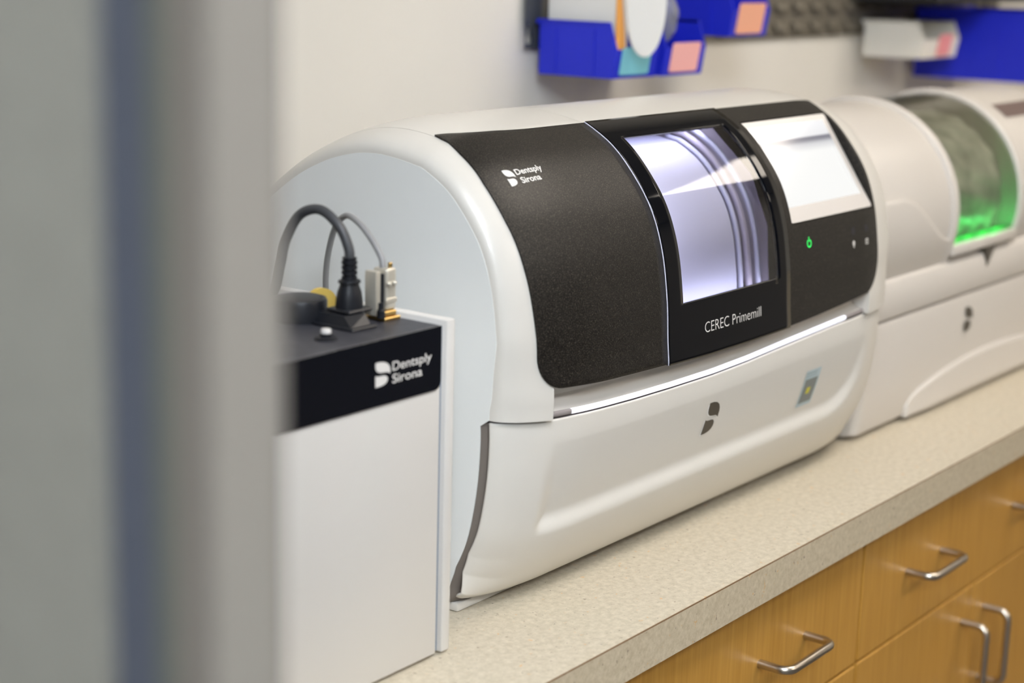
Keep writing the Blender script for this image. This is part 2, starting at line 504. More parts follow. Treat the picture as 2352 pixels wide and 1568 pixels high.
# ------------------------------------------------------------------ the milling machine
XL, XR = 1.09, 1.818
UP = [(.802, 1.0815), (.802, 1.099), (.804, 1.12), (.807, 1.158), (.8145, 1.201), (.828, 1.237), (.849, 1.267), (.873, 1.291), (.903, 1.3085), (.920, 1.3132), (.945, 1.3175), (.97, 1.319), (1.0, 1.316), (1.04, 1.304), (1.085, 1.280), (1.14, 1.235), (1.18, 1.175), (1.20, 1.12), (1.2, 1.0815)]
DR = [(.807, 1.0795), (.8065, 1.06), (.808, 1.03), (.812, 1.0), (.819, .97), (.830, .945), (.843, .925), (.855, .912), (.866, .907)]
def make_profile(P, n=24):
    D = np.array([tuple(v)[:2] for v in catmull([(a, b, 0) for a, b in P], n)])
    T = np.gradient(D, axis=0); T /= np.linalg.norm(T, axis=1)[:, None]
    N = np.stack([T[:, 1], -T[:, 0]], 1)
    S = np.concatenate([[0], np.cumsum(np.linalg.norm(np.diff(D, axis=0), axis=1))])
    return D, N, S
UD, UN, US = make_profile(UP)
DD, DN, DS = make_profile(DR)
DN = -DN
def zs(x):             # the smile-shaped joint above the drawer
    return float(np.interp(x, [1.09, 1.132, 1.162, 1.2177, 1.265, 1.328, 1.403, 1.4724, 1.5455, 1.634, 1.68, 1.72, 1.76, 1.818],
                           [1.0800, 1.0768, 1.0757, 1.0728, 1.0710, 1.0697, 1.0690, 1.0705, 1.0738, 1.0772, 1.0790, 1.0803, 1.0808, 1.0800]))
def zb(x):             # lower edge of the black panels
    return float(np.interp(x, [1.11, 1.14, 1.2, 1.25, 1.307, 1.38, 1.46, 1.535, 1.6, 1.66, 1.72, 1.76], [1.107, 1.105, 1.1012, 1.0995, 1.0978, 1.0958, 1.0958, 1.0970, 1.0995, 1.1025, 1.1065, 1.109]))
def inset(x):
    e = min(x-XL, XR-x); q = min(1, max(0, 1-e/.11))
    return .035*(1-math.sqrt(max(0, 1-q*q)))
def dins(x, z):        # the drawer's corner is tighter near its foot
    return inset(x)*float(np.interp(z, [.905, .912, .926, .945], [.32, .5, .85, 1]))
def at(D, N, S, x, s, off=0.0):
    y = np.interp(s, S, D[:, 0]); z = np.interp(s, S, D[:, 1])
    ny = np.interp(s, S, N[:, 0]); nz = np.interp(s, S, N[:, 1])
    k = (inset(x)*float(np.interp(s, [.0085, .0685], [1, .72])) if D is not DD else dins(x, z))-off
    return (x, y+ny*k, z+nz*k)
def upt(x, s, off=0.0):
    return at(UD, UN, US, x, s, off)
NF = int(len(UD)*.5)
def s_at(z):       # arc length at height z on the front half
    return float(np.interp(z, UD[:NF, 1], US[:NF]))
S_BOT, S_TOP = s_at(1.099), s_at(1.3085)
COVE_X0, COVE_X1 = 1.139, 1.728
GX0, GX1 = 1.3075, 1.5400
WX0, WX1, WS0, WS1 = 1.333, 1.5155, s_at(1.150), s_at(1.2955)

t1 = empty('milling_machine', ((XL+XR)/2, 1.0, CT))
tag(t1, 'white dental milling machine with black curved front panels, window and touchscreen', 'machine')

def rim_xs():
    e = [.11*(1-math.sin(math.pi/2*k/12)) for k in range(13)]     # .11 .. 0
    a = sorted(XL+q for q in e); b = sorted(XR-q for q in e)
    return a, b
ra, rb = rim_xs()
LX = 1.1225
mid = [LX-.0006, LX-.0003, LX+.0003, LX+.0006, 1.5525, 1.7448, 1.22, 1.26, GX0-.0006, GX0-.0003, GX0+.0003, GX0+.0006, 1.3255, 1.36, 1.40, 1.44, 1.48, 1.5225, GX1-.0006, GX1-.0003, GX1+.0003, GX1+.0006, 1.60, 1.65, 1.70]
xs = sorted(ra+mid+rb+[COVE_X0-.0004, COVE_X0+.0004, COVE_X1-.0004, COVE_X1+.0004])
cov_s = s_at(1.1100)
ss = sorted(list(US[::4])+[US[-1], cov_s-.0003, cov_s+.0003, s_at(1.140), s_at(1.3005), s_at(1.1965), s_at(1.2985)])
def body_fn(x, s):
    off = 0
    if COVE_X0 < x < COVE_X1 and s < cov_s:
        off = -.022
    if s > S_TOP and (abs(x-GX0) < .0004 or abs(x-GX1) < .0004):
        off = -.0015
    if s > .291 and abs(x-LX) < .0004:
        off = -.0012
    p = upt(x, s, off)
    if s < cov_s:
        return (p[0], p[1], p[2]+(zs(x)+.0012-1.0815)*(1-s/cov_s))
    return p
body = grid('body', body_fn, xs, ss, 'white', t1, out=None, angle=28,
            mask=lambda x, s: not ((1.3255 < x < 1.5225 and s_at(1.140) < s < s_at(1.3005)) or (1.5525 < x < 1.7448 and s_at(1.1965) < s < s_at(1.2985))))
# end caps of the body
bm = bmesh.new(); bm.from_mesh(body.data)
bmesh.ops.remove_doubles(bm, verts=bm.verts, dist=1e-6)
for xe in (XL, XR):
    vs = [bm.verts.new(body_fn(xe, s)) for s in ss]
    bm.faces.new(vs if xe == XR else vs[::-1])
bmesh.ops.remove_doubles(bm, verts=bm.verts, dist=1e-6)
bmesh.ops.recalc_face_normals(bm, faces=bm.faces)
bm.to_mesh(body.data); bm.free()
body.data.polygons.foreach_set('use_smooth', [True]*len(body.data.polygons))
body.data.set_sharp_from_angle(angle=math.radians(28))

# lower housing behind the drawer front
def housing():
    bm = bmesh.new()
    P = [tuple(p) for p in DD[::6]]
    rows = []
    X = sorted(ra+[1.1245, 1.1255, 1.3, 1.5, 1.6, 1.7845, 1.7855]+rb)
    for x in X:
        k = inset(x)
        g = .010+.012*(1 if 1.125 < x < 1.785 else 0)
        row = [(x, y+g+dins(x, z), min(z, zs(x)-.0022)) for y, z in P] + [(x, .9+k, .9068), (x, 1.16-k*.5, .9068), (x, 1.19-k, .94), (x, 1.2-k, 1.0), (x, 1.2-k, 1.0665)]
        rows.append([bm.verts.new(q) for q in row])
    n = len(rows[0])
    for a, b in zip(rows, rows[1:]):
        for i in range(n):
            bm.faces.new([a[i], b[i], b[(i+1) % n], a[(i+1) % n]])
    bm.faces.new(rows[0][::-1]); bm.faces.new(rows[-1])
    return bm_obj('housing', bm, 'joint', t1, True, 30)
housing()
# flat side covers over hood and housing
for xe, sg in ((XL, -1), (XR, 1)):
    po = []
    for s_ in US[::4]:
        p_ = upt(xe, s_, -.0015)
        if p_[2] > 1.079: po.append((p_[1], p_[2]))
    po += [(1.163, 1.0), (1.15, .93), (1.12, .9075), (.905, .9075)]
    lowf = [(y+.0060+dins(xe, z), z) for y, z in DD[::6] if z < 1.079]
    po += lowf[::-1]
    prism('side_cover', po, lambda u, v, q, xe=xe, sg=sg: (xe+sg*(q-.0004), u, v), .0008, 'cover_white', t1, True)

# drawer front with its pressed recess
def sstep(a, b, v):
    q = min(1, max(0, (v-a)/(b-a)))
    return q*q*(3-2*q)
def recess(x, z):
    ax, bx, cz = 1.134, 1.745, .968
    def corner(px, r, left):
        cx = ax+r if left else bx-r
        inside = (x < cx) if left else (x > cx)
        if inside and z < cz+r:
            return r-math.hypot(x-cx, z-(cz+r))
        return min(x-ax if left else bx-x, z-cz)
    d = min(corner(x, .014, True), corner(x, .075, False))
    depth = .0075*min(1, max(0, (1.056-z)/.075))
    return depth*sstep(0, .021, d)
def drawer_fn(x, s):
    p = at(DD, DN, DS, x, s)
    return (p[0], p[1]+recess(p[0], p[2]), p[2]+(zs(x)-1.0795)*min(1, max(0, (p[2]-1.03)/.0495)))
dx = sorted(set([round(v, 5) for v in ra+rb]+[round(1.125+.0015*k, 5) for k in range(24)]+[round(1.17+.006*k, 5) for k in range(80)]+[round(1.655+.0025*k, 5) for k in range(36)]))
dx = [min(max(x, XL+.0004), XR-.0004) for x in dx]
dx = [x for i, x in enumerate(dx) if i == 0 or x-dx[i-1] > 1e-5]
dss = list(np.linspace(0, DS[-1], 110))
drawer = grid('drawer', drawer_fn, dx, dss, 'white', t1, thick=.0025, out=(0, -1, 0), angle=40)
dsur = lambda off: (lambda u, v: (u, at(DD, DN, DS, u, float(np.interp(-v, -DD[:, 1], DS)))[1]+recess(u, v)-off, v))
dsh = lambda off: (lambda u, v: dsur(off)(u+.14*(v-1.009), v))
petals('emblem_lip', 1.3957, 1.4190, 1.0085, 1.0412, dsh(.0004), 'lip', drawer, .08)
petals('emblem', 1.3962, 1.4195, 1.0090, 1.0415, dsh(.0007), 'embrown', drawer)
def patch(name, x0, x1, z0, z1, fn, m, parent, shear=0.0):
    us = np.linspace(x0, x1, 8); vs = np.linspace(z0, z1, 14)
    return grid(name, lambda u, v: fn(u+shear*(v-z0), v), list(us), list(vs), m, parent, out=(0, -1, 0))
st = patch('sticker', 1.5985, 1.632, .9955, 1.0365, dsur(.0005), 'sticker', drawer, .12)
patch('sticker_print', 1.6015, 1.6292, .9995, 1.0265, dsur(.0007), 'stickergrey', drawer, .12)
patch('sticker_dot', 1.6112, 1.6195, 1.0095, 1.0165, dsur(.0009), 'stickeryellow', drawer, .12)
patch('sticker_line', 1.6035, 1.6285, 1.0295, 1.0305, dsur(.0007), 'printgrey', drawer, .12)
patch('sticker_line', 1.6035, 1.6285, 1.0325, 1.0340, dsur(.0007), 'printgrey', drawer, .12)

# lit cove between panels and drawer
CV = catmull([(.8265, 0, 0), (.8262, .3, 0), (.825, .55, 0), (.8215, .76, 0), (.816, .92, 0), (.8102, 1, 0)], 5)
cx = list(np.linspace(COVE_X0+.0006, COVE_X1-.0006, 60))
grid('light_cove', lambda x, k: (x, CV[int(k)].x+inset(x), 1.1105+(zs(x)+.0062-1.1105)*CV[int(k)].y), cx, list(range(len(CV))), 'cove', t1, out=(0, -1, 1))
for xe in (COVE_X0+.0006, COVE_X1-.0006):
    mesh_obj('cove_end', [(xe, .804+inset(xe), zs(xe)+.002), (xe, .8265+inset(xe), zs(xe)+.002), (xe, .8265+inset(xe), 1.1105), (xe, .804+inset(xe), 1.1105)], [[0, 1, 2, 3]], 'cove', t1)
SP = [(.8104, .0062), (.8082, .0060), (.8077, .0052), (.8077, .0024), (.8085, .0017), (.820, .0017)]
def sweep(name, x0, x1, m):
    grid(name, lambda x, k: (x, SP[int(k)][0]+inset(x), zs(x)+SP[int(k)][1]), list(np.linspace(x0, x1, 50)), list(range(len(SP))), m, t1, out=(0, -1, 0), angle=70)
sweep('light_strip', 1.168, 1.684, 'strip')
sweep('strip_end', COVE_X0+.001, 1.1678, 'seam2')
sweep('strip_end', 1.6842, COVE_X1-.001, 'seam2')

# black left cover panel
PX0, PX1 = 1.1145, 1.3065
def lo_round(x, x0, x1, r0, r1):
    d = 0
    if r0 and x < x0+r0:
        d = r0-math.sqrt(max(0, r0*r0-(x0+r0-x)**2))
    if r1 and x > x1-r1:
        d = r1-math.sqrt(max(0, r1*r1-(x-(x1-r1))**2))
    return d
def panel_fn(x0, x1, r0, r1, off):
    def f(x, v):
        a = s_at(zb(x))+lo_round(x, x0, x1, r0, r1)
        st = S_TOP+.001+float(np.interp(x, [1.112, 1.1145, 1.122, 1.139, 1.157, 1.19, 1.2134], [.027, .0250, .0215, .0125, .0055, .001, 0]))
        sv = a+(st-a)*v
        dxx = float(np.interp(sv, [s_at(1.10), s_at(1.142), s_at(1.177), s_at(1.2147), s_at(1.2509), s_at(1.281), s_at(1.304), .290], [.006, .005, .0028, 0, -.0025, -.0022, .0018, .0077]))
        return upt(x+dxx*(1-(x-x0)/(x1-x0))**2, sv, off)
    return f
def rxs(x0, x1, r0, r1):
    X = []
    if r0: X += [x0+r0*(1-math.cos(math.pi/2*k/10)) for k in range(11)]
    if r1: X += [x1-r1*(1-math.cos(math.pi/2*k/10)) for k in range(11)]
    X += list(np.linspace(x0+r0, x1-r1, 16))
    return sorted(set(round(q, 6) for q in X))
vv = list(np.linspace(0, 1, 60))
cover = grid('cover_panel', panel_fn(PX0, PX1, .028, 0, .0018), rxs(PX0, PX1, .028, 0), vv, 'black', t1, thick=.0024, out=(0, -1, 0), angle=45)
pu = lambda off: (lambda u, v: upt(u, v, off))
petals('emblem', 1.1362, 1.1468, .2035, .2205, pu(.0021), 'printwhite', cover)
lettering('lettering', 'Dentsply', 1.1492, 1.1835, .2128, .2188, pu(.0021), 'printwhite', cover, .02)
lettering('lettering', 'Sirona', 1.1500, 1.1752, .2040, .2100, pu(.0021), 'printwhite', cover, .02)

# glazed sliding door in the middle
DS0 = s_at(1.115)
dxs = sorted(list(np.linspace(GX0, GX1, 24))+[WX0, WX1, GX0+.0012])
dvs = sorted(list(np.linspace(DS0, S_TOP+.001, 70))+[WS0, WS1])
dvs = [DS0-.003*k for k in range(6, 0, -1)]+dvs
def door_pt(x, s, off):
    if s < DS0:
        s = DS0+(DS0-s)/.018*(s_at(zb(x))-.0012-DS0)
    return upt(x, s, off)
door = grid('sliding_door', lambda x, s: door_pt(x, s, .003), dxs, dvs, 'glassblack', t1, thick=.0034, out=(0, -1, 0), angle=45,
            mask=lambda x, s: not (WX0 < x < WX1 and WS0 < s < WS1))
grid('window_pane', lambda x, s: upt(x, s, .0026), list(np.linspace(WX0, WX1, 12)), list(np.linspace(WS0, WS1, 50)), M['pane'], door, out=(0, -1, 0))
grid('edge_strip', lambda x, s: door_pt(x, s, .0026), [GX0-.0011, GX0-.0001], dvs, 'chamber', door, thick=.001, out=(0, -1, 0))  # pale strip painting the reflection along the door's glass edge
lettering('lettering', 'CEREC Primemill', 1.3706, 1.4782, s_at(1.1170), s_at(1.1268), pu(.0034), 'printwhite', door, -.012)
wt = [(1.5085, .0635), (1.5135, .0635), (1.511, .0705)]
wi = [(1.5094, .0640), (1.5126, .0640), (1.511, .0690)]
f3 = pu(.0031)
mesh_obj('warning_symbol', [f3(*p) for p in wt+wi], [[0, 1, 4, 3], [1, 2, 5, 4], [2, 0, 3, 5]], 'embrown', door)

# milling chamber seen through the window
cx0, cx1, cy1 = 1.316, 1.532, 1.03
def chamber():
    bm = bmesh.new()
    y0 = .835; z0, z1 = 1.115, 1.3000
    V = {k: bm.verts.new(v) for k, v in {
        'a': (cx0, .818, z0), 'b': (cx1, .818, z0), 'c': (cx1, cy1, z0), 'd': (cx0, cy1, z0),
        'e': (cx0, .915, z1), 'f': (cx1, .915, z1), 'g': (cx1, cy1, z1), 'h': (cx0, cy1, z1)}.items()}
    bm.faces.new([V[k] for k in 'abcd']); bm.faces.new([V[k] for k in 'dcgh'])
    bm.faces.new([V[k] for k in 'adhe']); bm.faces.new([V[k] for k in 'ehgf'])
    return bm_obj('chamber', bm, 'chamber', t1, False)
ch = chamber()
grid('chamber_liner', lambda x, s: upt(x, s, -.034), [1.318, 1.40, 1.4945, 1.4955], list(np.linspace(s_at(1.125), s_at(1.307)+.045, 50)), 'chamber', ch, thick=.004, out=(0, -1, 0))
for xo, wd, dp, m in ((1.4985, .0030, .030, 'chamber'), (1.5040, .0050, .024, 'chamber_dark'), (1.5120, .0030, .017, 'chamber')):
    grid('chamber_rail', lambda x, s, dp=dp: upt(x, s, -dp), [xo, xo+.0008, xo+wd-.0008, xo+wd], list(np.linspace(s_at(1.130), s_at(1.307)+.03, 50)), m, ch, thick=.005, out=(0, -1, 0))
prism('chamber_end', [(.822, 1.136), (.828, 1.20), (.85, 1.25), (.905, 1.2985), (1.029, 1.2985), (1.029, 1.136)], lambda u, v, q: (1.5312-q, u, v), .001, 'chamber_dark', ch)
grid('chamber_lamp', lambda x, s: upt(x, s, -.008), [1.335, 1.515], [s_at(1.1360), s_at(1.1390)], 'chamber_led', ch, out=(0, 1, 0))
grid('chamber_lamp', lambda x, s: upt(x, s, -.010), [1.320, 1.330], list(np.linspace(s_at(1.17), s_at(1.285), 12)), 'chamber_led', ch, out=(0, 1, 0))
grid('chamber_lamp', lambda x, s: upt(x, s, -.008), [1.335, 1.515], [s_at(1.3045), s_at(1.3070)], 'chamber_led', ch, out=(0, 1, 0))

# right-hand control panel with the touchscreen sunk into it
QX0, QX1 = 1.5403, 1.7495
SX0, SX1 = 1.5545, 1.7430
SS0, SS1 = s_at(1.1985), s_at(1.2965)
pb = np.array(upt(1.6, SS0, .0005)[1:]); pt = np.array(upt(1.6, SS1, .0005)[1:])
eu = (pt-pb)/np.linalg.norm(pt-pb); LEN = float(np.linalg.norm(pt-pb))
nrm = np.array([-eu[1], eu[0]])
def scr(u, v, o):     # u along x, v up the screen, o outward
    q = pb+eu*v+nrm*o
    return (u, float(q[0]), float(q[1]))
def ctrl_fn(x, v):
    lo = s_at(zb(x))+lo_round(x, QX0, QX1, 0, .034)
    if v < 1: s = lo+(SS0-lo)*v
    elif v <= 2: s = SS0+(SS1-SS0)*(v-1)
    else: s = SS1+(S_TOP+.001-SS1)*(v-2)
    if SX0 <= x <= SX1 and 1 <= v <= 2:
        return scr(x, LEN*(v-1), -.0025)
    return upt(x, s, .0018)
qx = sorted(rxs(QX0, QX1, 0, .034)+[SX0-.0008, SX0, SX1, SX1+.0008])
qv = list(np.linspace(0, .9999, 24))+[.99995]+list(np.linspace(1, 2, 26))+list(np.linspace(2.0005, 3, 8))
ctrl = grid('control_panel', ctrl_fn, qx, qv, 'black', t1, out=(0, -1, 0), angle=40)
screen = prism('touchscreen', rr(SX0+.001, SX1-.001, .001, LEN-.001, .004), lambda u, v, q: scr(u, v, -.0022+q), .0026, 'bezel', ctrl)
dm = mat('display', srgb(20, 20, 24), .08)
nt, p, N, L = nodes(dm)
tc = N('ShaderNodeTexCoord'); sp = N('ShaderNodeSeparateXYZ'); L(tc.outputs['UV'], sp.inputs[0])
r = N('ShaderNodeValToRGB'); cr = r.color_ramp
cr.elements[0].position = 0; cr.elements[0].color = srgb(240, 240, 238)
cr.elements[1].position = 1; cr.elements[1].color = srgb(236, 236, 238)
for pos, c in ((.62, (240, 240, 238)), (.715, (205, 205, 208)), (.765, (128, 128, 138)), (.80, (122, 122, 134)), (.815, (228, 228, 230))):
    e = cr.elements.new(pos); e.color = srgb(*c)
L(sp.outputs['Y'], r.inputs[0]); L(r.outputs[0], p.inputs['Emission Color']); p.inputs['Emission Strength'].default_value = .60
DX0, DX1, DV0, DV1 = SX0+.010, SX1-.012, .018, LEN-.008
disp = mesh_obj('display', [scr(DX0, DV0, .0006), scr(DX1, DV0, .0006), scr(DX1, DV1, .0006), scr(DX0, DV1, .0006)], [[0, 1, 2, 3]], dm, ctrl)
uv = disp.data.uv_layers.new(name='uv')
for i, c in enumerate(((0, 0), (1, 0), (1, 1), (0, 1))):
    uv.data[i].uv = c
def ring(name, cu, cv_, r0, r1, a0, a1, to3, m, parent, n=24):
    V, Fs = [], []
    for k in range(n+1):
        a = math.radians(a0+(a1-a0)*k/n)
        V += [to3(cu+r0*math.cos(a), cv_+r0*math.sin(a)), to3(cu+r1*math.cos(a), cv_+r1*math.sin(a))]
    Fs = [[2*k, 2*k+1, 2*k+3, 2*k+2] for k in range(n)]
    return mesh_obj(name, V, Fs, m, parent)
f4 = pu(.0021)
SP0 = s_at(1.1765)
pw = ring('power_symbol', 1.5855, SP0, .0034, .0045, 125, 415, f4, 'green_led', ctrl)
mesh_obj('power_symbol', [f4(1.5850, SP0+.0012), f4(1.5860, SP0+.0012), f4(1.5860, SP0+.0066), f4(1.5850, SP0+.0066)], [[0, 1, 2, 3]], 'green_led', ctrl)
for px_ in (1.6868, 1.7188):
    so = s_at(1.178)
    lathe_pts = ring('sensor_hole', px_, so, 0, .0042, 0, 360, pu(.0022), 'darkseam', ctrl)
    si = s_at(1.1635)
    if px_ < 1.7:
        ring('icon', px_, si+.0014, .0008, .0028, 0, 360, f4, 'printwhite', ctrl)
        mesh_obj('icon', [f4(px_-.001, si-.0035), f4(px_+.001, si-.0035), f4(px_+.001, si-.001), f4(px_-.001, si-.001)], [[0, 1, 2, 3]], 'printwhite', ctrl)
    else:
        o_ = rr(px_-.0032, px_+.0032, si-.003, si+.003, .001); i_ = rr(px_-.0022, px_+.0022, si-.002, si+.002, .0007)
        n_ = len(o_)
        mesh_obj('icon', [f4(*q) for q in o_+i_], [[k, (k+1) % n_, n_+(k+1) % n_, n_+k] for k in range(n_)], 'printwhite', ctrl)
        ring('icon', px_, si, 0, .001, 0, 360, f4, 'printwhite', ctrl)
# feet
for fx0, fx1 in ((1.097, 1.228), (1.520, 1.655)):
    for fy0, fy1 in ((.882, .96), (1.09, 1.17)):
        bm = bmesh.new()
        bm_box(bm, fx0, fx1, fy0-.008, fy1, CT+.0002, CT+.0085, .002, 2)
        bm_obj('foot', bm, 'white', t1)
for fy in (.90, 1.12):
    box('foot', 1.735, 1.79, fy, fy+.05, CT+.0002, CT+.0085, 'seam', t1, .003, 2)

# ------------------------------------------------------------------ the second milling machine
t2 = empty('milling_machine', (2.18, 1.0, CT))
tag(t2, 'cream milling machine with round hood and green-lit clear window', 'machine')
AX, AZ = .985, 1.150
def hood_pt(x, a, R):            # a in degrees: 0 = front, 90 = top
    return (x, AX-R*math.cos(math.radians(a)), AZ+R*math.sin(math.radians(a)))
AR = list(np.linspace(-38, 180, 70))
def hood(name, x0, x1, R, m, rnd=.012, r0=True, r1=True, parent=t2):
    X = []
    for k in range(7):
        d = rnd*(1-math.sin(math.pi/2*k/6))
        X.append((x0+d, rnd*(1-math.cos(math.pi/2*k/6)) if r0 else 0))
    X = sorted(X)
    Y = sorted([(x1-a+x0, b if r1 else 0) for a, b in X])
    T = X+Y
    bm = bmesh.new(); rows = []
    for x, ins in T:
        rows.append([bm.verts.new(hood_pt(x, a, R-ins)) for a in AR])
    for a, b in zip(rows, rows[1:]):
        for i in range(len(AR)-1):
            bm.faces.new([a[i], b[i], b[i+1], a[i+1]])
    bm.faces.new(rows[0][::-1]); bm.faces.new(rows[-1])
    return bm_obj(name, bm, m, parent, True, 40)
hood('hood', 1.845, 2.058, .138, 'white2')
hood('hood_rim', 2.046, 2.066, .143, 'white2', .006)
hood('hood', 2.285, 2.525, .138, 'white2')
hood('hood_rim', 2.272, 2.298, .143, 'white2', .006)
# clear window and the wet chamber behind it
grid('hood_window', lambda x, a: hood_pt(x, a, .1375), list(np.linspace(2.064, 2.274, 10)), list(np.linspace(-16, 112, 40)), M['pane_green'], t2, out=(0, -1, .3))
M['splash'] = mat('wet_chamber', srgb(150, 150, 138), .35)
add_noise(M['splash'], 26, srgb(128, 128, 116), srgb(196, 196, 184), detail=8)
cb = grid('wet_chamber', lambda x, a: hood_pt(x, a, .114+.0016*math.sin(a*.35+x*40)), list(np.linspace(2.066, 2.272, 12)), list(np.linspace(-30, 150, 60)), 'splash', t2, out=(0, -1, .3))
M['green_glow'] = mat('green_glow', srgb(60, 190, 90), .5, emit=srgb(40, 235, 80), estr=.3)
gl = box('green_lamp', 2.075, 2.265, .856, .866, 1.1126, 1.1150, 'green_glow', t2, .001)
for gx in (2.09, 2.14, 2.19, 2.24):
    ld = bpy.data.lights.new('green_led', 'POINT'); ld.color = (.08, 1, .2); ld.energy = .008; ld.shadow_soft_size = .006
    lo_ = link(bpy.data.objects.new('green_led', ld), gl); lo_.location = (gx, .8615, 1.1225)
box('window_sill', 2.064, 2.274, .846, .90, 1.098, 1.1125, 'white2', t2, .003)
prism('spout', [(2.175, 1.098), (2.205, 1.1), (2.180, 1.072)], lambda u, v, q: (u, .846+q, v), .02, 'embrown', t2)
# raised skirt sweeping under the hood
def skirt(x, v):
    q = (x-1.85)/(2.05-1.85)
    top = 12+16*math.cos(min(1, max(0, q))*math.pi*.62)**1 if q < 1 else 12
    top = 16 - 27*sstep(.25, 1.0, q)
    return hood_pt(x, -36+(top+36)*v, .1415)
grid('skirt', skirt, list(np.linspace(1.847, 2.064, 24)), list(np.linspace(0, 1, 20)), 'white2', t2, thick=.004, out=(0, -1, 0))
M['labelbrown'] = mat('hood_label', srgb(110, 92, 88), .4)
grid('hood_label', lambda x, a: hood_pt(x, a, .1386), list(np.linspace(2.33, 2.47, 8)), list(np.linspace(50, 62, 6)), 'labelbrown', t2, out=(0, -1, .3))
# base
def base_profile(x):
    return [(.858, .9045), (.852, .912), (.850, .96), (.849, 1.040)]
def base_part(name, P, m='white2', x0=1.830, x1=2.528, r=.012):
    """front profile P (y,z) with plan-rounded ends, closed back at y=1.3"""
    bm = bmesh.new(); rows = []
    ed = [(r*(1-math.cos(math.pi/2*k/6)), r*(1-math.sin(math.pi/2*k/6))) for k in range(7)]
    X = [(x0+a, b) for a, b in ed]+[(x1-a, b) for a, b in ed[::-1]]
    for x, k in X:
        rows.append([bm.verts.new((x, y+k, z)) for y, z in P]+[bm.verts.new((x, 1.29-k, P[-1][1])), bm.verts.new((x, 1.29-k, P[0][1]))])
    n = len(rows[0])
    for a, b in zip(rows, rows[1:]):
        for i in range(n):
            bm.faces.new([a[i], b[i], b[(i+1) % n], a[(i+1) % n]])
    bm.faces.new(rows[0][::-1]); bm.faces.new(rows[-1])
    return bm_obj(name, bm, m, t2, True, 30)
bl = base_part('base_front', [(.866, .9045), (.857, .907), (.8535, .914), (.851, .96), (.849, 1.030), (.851, 1.039), (.855, 1.0405)])
base_part('base_seam', [(.857, 1.0405), (.857, 1.0425)], 'seam', 1.836, 2.522)
base_part('base_top', [(.855, 1.0425), (.850, 1.044), (.848, 1.05), (.848, 1.078), (.852, 1.088), (.862, 1.094), (.88, 1.097), (.93, 1.098)])
petals('emblem', 2.1235, 2.1495, .9905, 1.0235, lambda u, v: (u, .8484, v), 'embrown', bl)
def arch(u):
    q = abs(u-2.22)/.26
    return .915+.042*math.sqrt(max(0, 1-q*q))
ux = list(np.linspace(1.962, 2.478, 40))
grid('plinth', lambda u, v: (u, .8465+.0005*v+.004*(1-sstep(0, .3, 1-abs(u-2.22)/.26)), .9055+(arch(u)-.9055)*v), ux, list(np.linspace(0, 1, 8)), 'white2', t2, thick=.006, out=(0, -1, 0))
for fx in (1.86, 2.44):
    for fy in (.90, 1.20):
        box('foot', fx, fx+.05, fy, fy+.05, CT+.0002, CT+.005, 'seam', t2, .0015, 1)

# ------------------------------------------------------------------ the white extraction unit in front
BX0, BX1, BY0, BY1, BZ = .735, 1.0275, .827, 1.16, 1.180
t3 = empty('extraction_unit', (.88, 1.0, CT))
tag(t3, 'white box unit with black top and plug beside the doorway partition', 'appliance')
box('cabinet_body', BX0+.004, 1.0110, BY0, BY1, CT+.003, 1.1755, 'boxwhite', t3, .0015, 2)
box('side_plate', 1.0168, BX1, BY0-.001, BY1, CT+.002, BZ, 'boxwhite', t3, .0018, 2)
M['gapblue'] = mat('gap_blue_grey', srgb(128, 138, 152), .5)
box('side_gap', 1.0111, 1.0167, BY0+.004, BY1-.002, CT+.003, 1.1745, 'gapblue', t3)
box('top_panel', BX0+.006, 1.0095, BY0+.0005, BY1-.004, 1.1755, 1.1772, 'topblack', t3, .0006, 1)
fs = prism('front_strip', rr(BX0+.004, 1.0100, 1.1262, 1.1768, .007, corners=(0, 1, 0, 0)), lambda u, v, q: (u, BY0-.0012+q, v), .0012, 'boxblack', t3)
fl = lambda off: (lambda u, v: (u, BY0-.0012-off, v))
petals('emblem', .9325, .9493, 1.1412, 1.1602, fl(.0002), 'printwhite', fs)
lettering('lettering', 'Dentsply', .9518, .9980, 1.1510, 1.1580, fl(.0002), 'printwhite', fs, .008)
lettering('lettering', 'Sirona', .9518, .9868, 1.1412, 1.1482, fl(.0002), 'printwhite', fs, .008)
for fx in (.76, .97):
    for fy in (.85, 1.11):
        lathe('foot', [(.012, 0), (.012, .0032)], (fx, fy, CT+.0001), 'plug', t3)
TZ = 1.1772
# button
bt = lathe('button_base', [(.0085, 0), (.0085, .0012), (.0072, .0022), (.0045, .0024), (.0045, .0050)], (.9110, .8560, TZ), 'plug', t3)
lathe('button_cap', [(.0040, 0), (.0040, .0022), (.0034, .0030), (.0015, .0033)], (.9110, .8560, TZ+.005), 'printwhite', bt)
# big round knob
kb = lathe('knob', [(.0215, 0), (.0215, .0155), (.0205, .0175), (.017, .0185)], (.949, .9195, TZ), 'plug', t3, 40)
prism('knob_tab', [(.011*math.cos(a), .011*math.sin(a)) for a in np.linspace(0, 2*math.pi, 28)[:-1]], lambda u, v, q: (.985+u*.6, .9285+q-u*.8, TZ+.0078+v), .003, 'yellow', t3, True)
